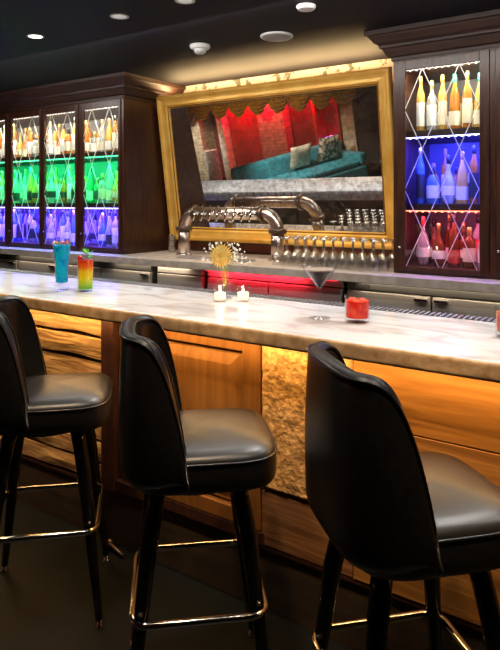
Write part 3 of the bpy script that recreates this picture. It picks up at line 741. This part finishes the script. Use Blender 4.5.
# candles
def candle(loc, label):
    t = thing('votive_candle', label, 'candle', loc, 0, 'votive candles on the bar top'); t.scale = (1.05, 1.05, 1.25)
    bm = bmesh.new(); add_lathe(bm, [(.001, 0), (.026, 0), (.0275, .004), (.030, .055)], 24, caps=False); add_lathe(bm, [(.028, .055), (.0255, .008), (.001, .008)], 24, caps=False); obj('glass_cup', bm, M['glass'], t)
    bm = bmesh.new(); add_lathe(bm, [(.001, .009), (.0235, .009), (.0240, .032), (.001, .030)], 20, caps=False)
    mm, nt, b = new_mat('glowing_wax'); setc(b, (.9, .7, .5), .5); b.inputs['Emission Color'].default_value = (1, .62, .3, 1); b.inputs['Emission Strength'].default_value = 1.6
    obj('wax', bm, mm, t)
    bm = bmesh.new(); add_lathe(bm, [(.0008, .031), (.004, .036), (.0045, .040), (.002, .047), (.0003, .052)], 10); obj('flame', bm, emis('flame', (1, .75, .4), 18), t)
    l = bpy.data.lights.new('candle_glow', 'POINT'); l.energy = .5; l.color = (1, .65, .35); l.shadow_soft_size = .008
    o = bpy.data.objects.new('candle_glow', l); COL.objects.link(o); o.location = (loc[0], loc[1], loc[2]+.06)
candle((-1.645, 2.200, Z), 'lit votive candle in clear glass just in front of the flower vase')
candle((-1.562, 2.262, Z), 'lit votive candle in clear glass to the right of the flower vase')

# ------------------------------------------------------------------ bar stools
def make_stool(label, loc, rz):
    t = thing('bar_stool', label, 'bar stool', loc, rz, 'black bar stools along the bar')
    # coordinates: x forward, y left. legs
    def at(z, top=.125, bot=.205, ztop=.70):
        return bot+(top-bot)*z/ztop
    for sx in (-1, 1):
        for sy in (-1, 1):
            pts = []; rr = []
            for z in (.03, .2, .4, .55, .64, .69):
                h = at(z); h = h if z < .6 else at(.6)-(z-.6)*.25
                pts.append((sx*h, sy*h, z)); rr.append(.0125+.013*min(z, .55)/.55)
            bm = bmesh.new(); add_tube(bm, pts, rr, 16); lg = obj('leg', bm, M['black_metal'], t)
            bm = bmesh.new(); h = at(.0); add_lathe(bm, [(.017, 0), (.018, .004), (.010, .012), (.007, .032)], 14, (sx*h, sy*h, 0.0005)); obj('foot_glide', bm, M['chrome'], lg)
            zz = .337; h = at(zz)
            bm = bmesh.new(); add_ball(bm, (sx*h, sy*h-.0+sy*.021, zz+.03), .007, 8); obj('screw', bm, M['chrome'], lg)
    # foot ring
    R = .192; c = .05; pts = []
    for qx, qy, a0 in ((1, 1, 0), (-1, 1, pi/2), (-1, -1, pi), (1, -1, 3*pi/2)):
        for k in range(7):
            a = a0+pi/2*k/6; pts.append((qx*(R-c)+c*cos(a), qy*(R-c)+c*sin(a), .337))
    bm = bmesh.new(); add_tube(bm, pts, .0105, 12, closed=True); obj('foot_ring', bm, M['chrome'], t)
    # swivel plate
    bm = bmesh.new(); add_lathe(bm, [(.16, .676), (.165, .680), (.165, .690), (.16, .6965)], 28); obj('swivel_plate', bm, M['black_metal'], t)
    # seat cushion: superellipse, domed
    def sup(a, rx, ry, n=4.2):
        ca, sa = cos(a), sin(a)
        return (rx*abs(ca)**(2/n)*(1 if ca >= 0 else -1), ry*abs(sa)**(2/n)*(1 if sa >= 0 else -1))
    bm = bmesh.new(); N = 56; rings = []
    prof = [(0, .697), (.88, .697), (.96, .701), (.99, .712), (1.0, .738), (1.0, .768), (.985, .786), (.955, .796), (.90, .804), (.75, .812), (.5, .817), (.25, .819), (0, .820)]
    for s, z in prof:
        if s == 0: rings.append([bm.verts.new((.015, 0, z))]); continue
        rings.append([bm.verts.new((.018+s*sup(2*pi*k/N, .218, .213)[0], s*sup(2*pi*k/N, .218, .213)[1], z+(.006*cos(2*pi*k/N) if z > .78 else 0))) for k in range(N)])
    for a, b in zip(rings, rings[1:]):
        for k in range(N):
            if len(a) == 1: bm.faces.new((a[0], b[(k+1) % N], b[k]))
            elif len(b) == 1: bm.faces.new((a[k], a[(k+1) % N], b[0]))
            else: bm.faces.new((a[k], a[(k+1) % N], b[(k+1) % N], b[k]))
    cu = obj('seat_cushion', bm, M['vinyl'], t, smooth=True)
    bm = bmesh.new(); add_tube(bm, [(.018+.995*sup(2*pi*k/N, .218, .213)[0], .995*sup(2*pi*k/N, .218, .213)[1], .784) for k in range(N)], .0038, 8, closed=True)
    obj('seat_piping', bm, M['piping'], cu)
    # wrap-around back shell: param u in [-1,1] around, v height
    U, V = 61, 20
    def plan(u, off, v):
        # U-shaped plan: back arc and straight arms forward
        a = u*1.0
        ang = u*radians(90); n = 3.4
        # from back (-x) around to the sides
        rx = .226+off; ry = .228+off
        ca, sa = -cos(ang), sin(ang)
        x = rx*abs(ca)**(2/n)*(1 if ca >= 0 else -1); y = ry*abs(sa)**(2/n)*(1 if sa >= 0 else -1)
        x = -.230+(x+.226)*.86
        lean = .0       # leans back a little with height
        flare = 1-.09*v**2
        return x+lean, y*flare
    def ztop(u):
        s = abs(u)
        # flat across back, falling in a curve towards the arm ends
        if s < .30: return 1.135-.006*(s/.30)**2
        q = (s-.30)/.70
        return .745+(1.129-.745)*(1-min(q, 1)**5.5)**.50
    def zbot(u):
        return .690+.035*abs(u)**7
    bm = bmesh.new(); outer, inner = [], []
    thick = .052
    for i in range(U):
        tt = -1+2*i/(U-1); u = (1-(1-abs(tt))**1.5)*(1 if tt > 0 else -1); zt = ztop(u); zb = zbot(u); oc, ic = [], []
        for j in range(V):
            f = j/(V-1); z = zb+(zt-zb)*f; v = (z-.68)/.47
            tuck = -.05*max(0, 1-f*7)**2
            bulge = .006*sin(pi*f)
            x, y = plan(u, tuck+bulge, v); oc.append((x, y, z))
            x, y = plan(u, -thick+.008*(f), v); ic.append((x, y, z if z > .712 else .712))
        outer.append(oc); inner.append(ic)
    vo = [[bm.verts.new(p) for p in c] for c in outer]; vi = [[bm.verts.new(p) for p in c] for c in inner]
    def midpt(a, b, dz): return ((a[0]+b[0])/2, (a[1]+b[1])/2, max(a[2], b[2])+dz)
    vt = [bm.verts.new(midpt(outer[i][-1], inner[i][-1], .013)) for i in range(U)]
    for i in range(U-1):
        for j in range(V-1):
            bm.faces.new((vo[i][j], vo[i+1][j], vo[i+1][j+1], vo[i][j+1])); bm.faces.new((vi[i][j], vi[i][j+1], vi[i+1][j+1], vi[i+1][j]))
        bm.faces.new((vo[i][-1], vo[i+1][-1], vt[i+1], vt[i])); bm.faces.new((vt[i], vt[i+1], vi[i+1][-1], vi[i][-1]))
        bm.faces.new((vo[i][0], vi[i][0], vi[i+1][0], vo[i+1][0]))
    for i in (0, U-1):
        for j in range(V-1): bm.faces.new((vo[i][j], vo[i][j+1], vi[i][j+1], vi[i][j]))
        bm.faces.new((vo[i][-1], vt[i], vi[i][-1]))
    bk = obj('backrest', bm, M['vinyl'], t, smooth=True)
    # piping around outer and inner edges
    for k, src in enumerate((outer, inner)):
        bm = bmesh.new(); path = [src[0][j] for j in range(1, V)]+[src[i][-1] for i in range(1, U-1)]+[src[U-1][j] for j in range(V-1, 0, -1)]
        add_tube(bm, path, .0042, 8); obj('back_piping', bm, M['piping'], bk)
    return t
A1 = radians(41)
make_stool('black vinyl bar stool at the left edge of the photo, its back cut off', (-1.95, 1.51, 0), radians(44))
s2 = make_stool('black vinyl bar stool standing before the oak panel, middle of the three', (-1.205, 1.49, 0), radians(42))
make_stool('black vinyl bar stool nearest the camera at the right, seat cut by the edge', (-.53, 1.49, 0), radians(46))

# brass-coloured foot bracket at the base of the bar
bm = bmesh.new(); add_tube(bm, [(-2.05, 1.88, .012), (-1.98, 1.86, .03), (-1.9, 1.85, .012)], .008, 8); add_ball(bm, (-2.0, 1.87, .03), .014, 10)
tag(obj('rail_bracket', bm, M['iron']), 'small dark metal bracket at the foot of the bar front', 'bracket')

# ------------------------------------------------------------------ ceiling fixtures
def recessed(x, y, on, label, r=.055):
    t = thing('recessed_light', label, 'ceiling light', (x, y, HC), 0, 'recessed ceiling lights')
    bm = bmesh.new(); add_lathe(bm, [(r*.72, -.001), (r*.8, -.006), (r, -.004), (r, -.0005)], 24, caps=False); obj('trim_ring', bm, M['white_plastic'], t)
    bm = bmesh.new(); add_lathe(bm, [(.001, -.003), (r*.72, -.003)], 24, caps=False); obj('lens', bm, emis('lamp_lens', (1, .95, .85), 12 if on else .45), t)
recessed(-3.34, 2.485, True, 'brightly lit recessed ceiling light above the left display cabinet')
recessed(-2.58, 2.485, False, 'dim recessed ceiling light with a white ring, right of the bright one')
recessed(-2.09, 2.485, False, 'dim recessed ceiling light at the top edge of the photo')
t = thing('smoke_detector', 'white domed smoke detector hanging from the ceiling above the mirror', 'smoke detector', (-2.60, 3.25, HC))
bm = bmesh.new(); add_lathe(bm, [(.068, -.001), (.070, -.006), (.068, -.022), (.055, -.030), (.045, -.032)], 28); obj('base', bm, M['white_plastic'], t)
bm = bmesh.new(); add_lathe(bm, [(.042, -.032), (.040, -.05), (.026, -.062), (.001, -.066)], 24, caps=False); obj('dome', bm, plain('sensor_dome', (.5, .5, .48), .35), t)
t = thing('ceiling_speaker', 'round flat white ceiling speaker above the middle of the mirror', 'speaker', (-2.045, 3.34, HC))
bm = bmesh.new(); add_lathe(bm, [(.105, -.001), (.106, -.008), (.098, -.014), (.092, -.014)], 36); obj('rim', bm, M['white_plastic'], t)
bm = bmesh.new(); add_lathe(bm, [(.09, -.0145), (.06, -.017), (.001, -.018)], 32, caps=False); obj('grille', bm, plain('speaker_grille', (.42, .42, .41), .6), t)
t = thing('smoke_detector', 'small white ceiling detector at the top edge of the photo', 'smoke detector', (-1.60, 2.92, HC))
bm = bmesh.new(); add_lathe(bm, [(.052, -.001), (.054, -.008), (.045, -.022), (.001, -.026)], 24, caps=False); obj('cap', bm, M['white_plastic'], t)

# ------------------------------------------------------------------ lounge behind the camera (seen in the mirror)
LY = -2.0
def pillar(name, x0, x1, mat, label, y=LY): 
    return tag(box(name, (x0, x1, -2.495, y, 0.001, HC-.001), mat, None, .01), label, 'column')
pillar('brick_column', -8.62, -8.25, M['cream_brick'], 'cream brick column at the far left of the mirror\'s reflection')
pillar('white_column', -7.78, -7.62, M['white_plastic'], 'narrow white column seen in the mirror behind the wire rack')
pillar('brick_column', -6.74, -6.14, M['pink_brick'], 'wide red-lit brick column reflected in the middle of the mirror')
pillar('plaster_column', -4.92, -4.66, M['cream'], 'pale plaster column reflected to the right of the sofa')
pillar('timber_column', -4.62, -3.2, M['dark_wall'], 'broad dark brown wall block reflected at the right of the mirror')
tag(box('wall_panel', (-7.60, -6.76, -2.495, -2.2, 0.001, 2.2), M['red_wall'], None, .01), 'deep red wall panel reflected left of the brick column', 'wall panel')
tag(box('wall_panel', (-6.12, -5.5, -2.495, -2.25, 0.001, 2.2), M['wine_wall'], None, .01), 'dark red wall panel reflected right of the brick column', 'wall panel')
# wire rack of white saucers
t = thing('saucer_stack', 'white stacked saucers reflected at the left of the mirror', 'saucers', (-7.98, -1.9, 0))
bm = bmesh.new()
for k in range(22): add_lathe(bm, [(.08, .02+k*.035), (.15, .03+k*.035), (.15, .034+k*.035), (.08, .024+k*.035)], 16)
obj('saucers', bm, M['white_plastic'], t)
bm = bmesh.new(); add_lathe(bm, [(.10, 0.001), (.10, .02)], 16); obj('base', bm, M['steel_dark'], t)
# red display cupboard
t = thing('red_cupboard', 'red glass-front cupboard reflected right of centre in the mirror', 'cupboard', (-5.2, -2.1, 0))
bm = bmesh.new()
add_box(bm, -.28, -.22, -.35, .12, 0.001, 1.9); add_box(bm, .20, .26, -.35, .12, 0.001, 1.9); add_box(bm, -.219, .199, -.35, .12, 0.001, .72); add_box(bm, -.219, .199, -.35, .12, 1.5, 1.9); add_box(bm, -.219, .199, -.35, -.30, .721, 1.499)
obj('cupboard_body', bm, plain('red_lacquer', (.6, .05, .03), .35), t, .004)
bm = bmesh.new()
for k, x in enumerate((-.12, -.03, .07)): add_ball(bm, (x, -.05, .79+.02*(k % 2)), .06, 12, k)
tag(obj('glass_globes', bm, [emis('violet_glow', (.35, .1, 1), 2.5), emis('pink_glow', (1, .25, .6), 2.5), emis('magenta_glow', (1, .05, .35), 2.5)]), 'glowing violet and pink globes inside the red cupboard', 'globe lamps').location = (-5.2, -2.1, 0)
# sofa
t = thing('teal_sofa', 'teal velvet sofa reflected in the mirror', 'sofa', (-5.2, -.75, 0), radians(-62))
box('base', (-1.15, 1.15, -.4, .4, .09, .42), M['teal'], t, .04)
box('backrest', (-1.15, 1.15, -.44, -.25, .42, .82), M['teal'], t, .05)
for s in (-1, 1):
    box('seat_cushion', (min(0, s*1.0)+.005, max(0, s*1.0)-.005, -.24, .39, .42, .52), M['teal'], t, .03)
    box('armrest', (1.0 if s > 0 else -1.15, 1.15 if s > 0 else -1.0, -.24, .4, .425, .64), M['teal'], t, .04)
    for q in (-1, 1):
        bm = bmesh.new(); add_tube(bm, [(s*1.05, q*.33, 0.001), (s*1.05, q*.33, .09)], .02, 10); obj('leg', bm, M['black_metal'], t)
def cushion(loc, rz, mat, label, s=.24):
    bm = bmesh.new(); n = 12; g = [[], []]
    for sd in (0, 1):
        for i in range(n+1):
            g[sd].append([])
            for j in range(n+1):
                u, v = i/n*2-1, j/n*2-1; h = .075*((1-u**4)*(1-v**4))**.5*(1 if sd else -1)
                g[sd][-1].append(bm.verts.new((u*s*(1-.06*(1-v*v)), h, v*s*(1-.06*(1-u*u)))))
        for i in range(n):
            for j in range(n): bm.faces.new((g[sd][i][j], g[sd][i+1][j], g[sd][i+1][j+1], g[sd][i][j+1]))
    bmesh.ops.remove_doubles(bm, verts=bm.verts, dist=.0005)
    o = tag(obj('throw_cushion', bm, mat, None, smooth=True), label, 'cushion', 'cushions on the sofa'); o.location = loc; o.rotation_euler = (radians(-18), 0, rz)
cr = radians(-62)
def sofa_pt(u, v, z): return (-5.2+u*cos(cr)-v*sin(cr), -.75+u*sin(cr)+v*cos(cr), z)
cushion(sofa_pt(.72, -.1, .77), cr, M['floral'], 'floral cushion on the right end of the sofa in the mirror')
cushion(sofa_pt(.1, -.1, .76), cr, M['cream'], 'cream cushion in the middle of the sofa in the mirror', .22)
t = thing('pouf', 'round pink velvet pouf reflected in front of the sofa', 'pouf', (-4.3, -.35, 0))
bm = bmesh.new(); add_lathe(bm, [(.2, 0.001), (.23, .02), (.25, .2), (.24, .38), (.2, .43), (.001, .45)], 24, caps=False); obj('cover', bm, M['pink'], t)
# swagged valance
t = thing('swag_valance', 'gold satin swag valance reflected along the top of the mirror', 'curtain', (-6.6, -1.75, 0))
gold = plain('gold_satin', (.42, .22, .04), .4, .2)
for k in range(9):
    bm = bmesh.new(); x0 = -2.0+k*.46; nx, nz = 16, 26; g = []
    for i in range(nx+1):
        g.append([])
        for j in range(nz+1):
            u = i/nx; v = j/nz; sag = 4*u*(1-u)
            x = x0+u*.50; z = 1.74-(.05+.25*sag)*v; y = .03*sin(v*26*(.6+.4*sag))+.06*sag*v
            g[-1].append(bm.verts.new((x, y, z)))
    for i in range(nx):
        for j in range(nz): bm.faces.new((g[i][j], g[i+1][j], g[i+1][j+1], g[i][j+1]))
    o = obj('swag', bm, gold, t, smooth=True); s = o.modifiers.new('solid', 'SOLIDIFY'); s.thickness = .006
box('pelmet', (-2.05, 2.25, -.06, -.03, 1.70, 2.58), M['dark_wall'], t)
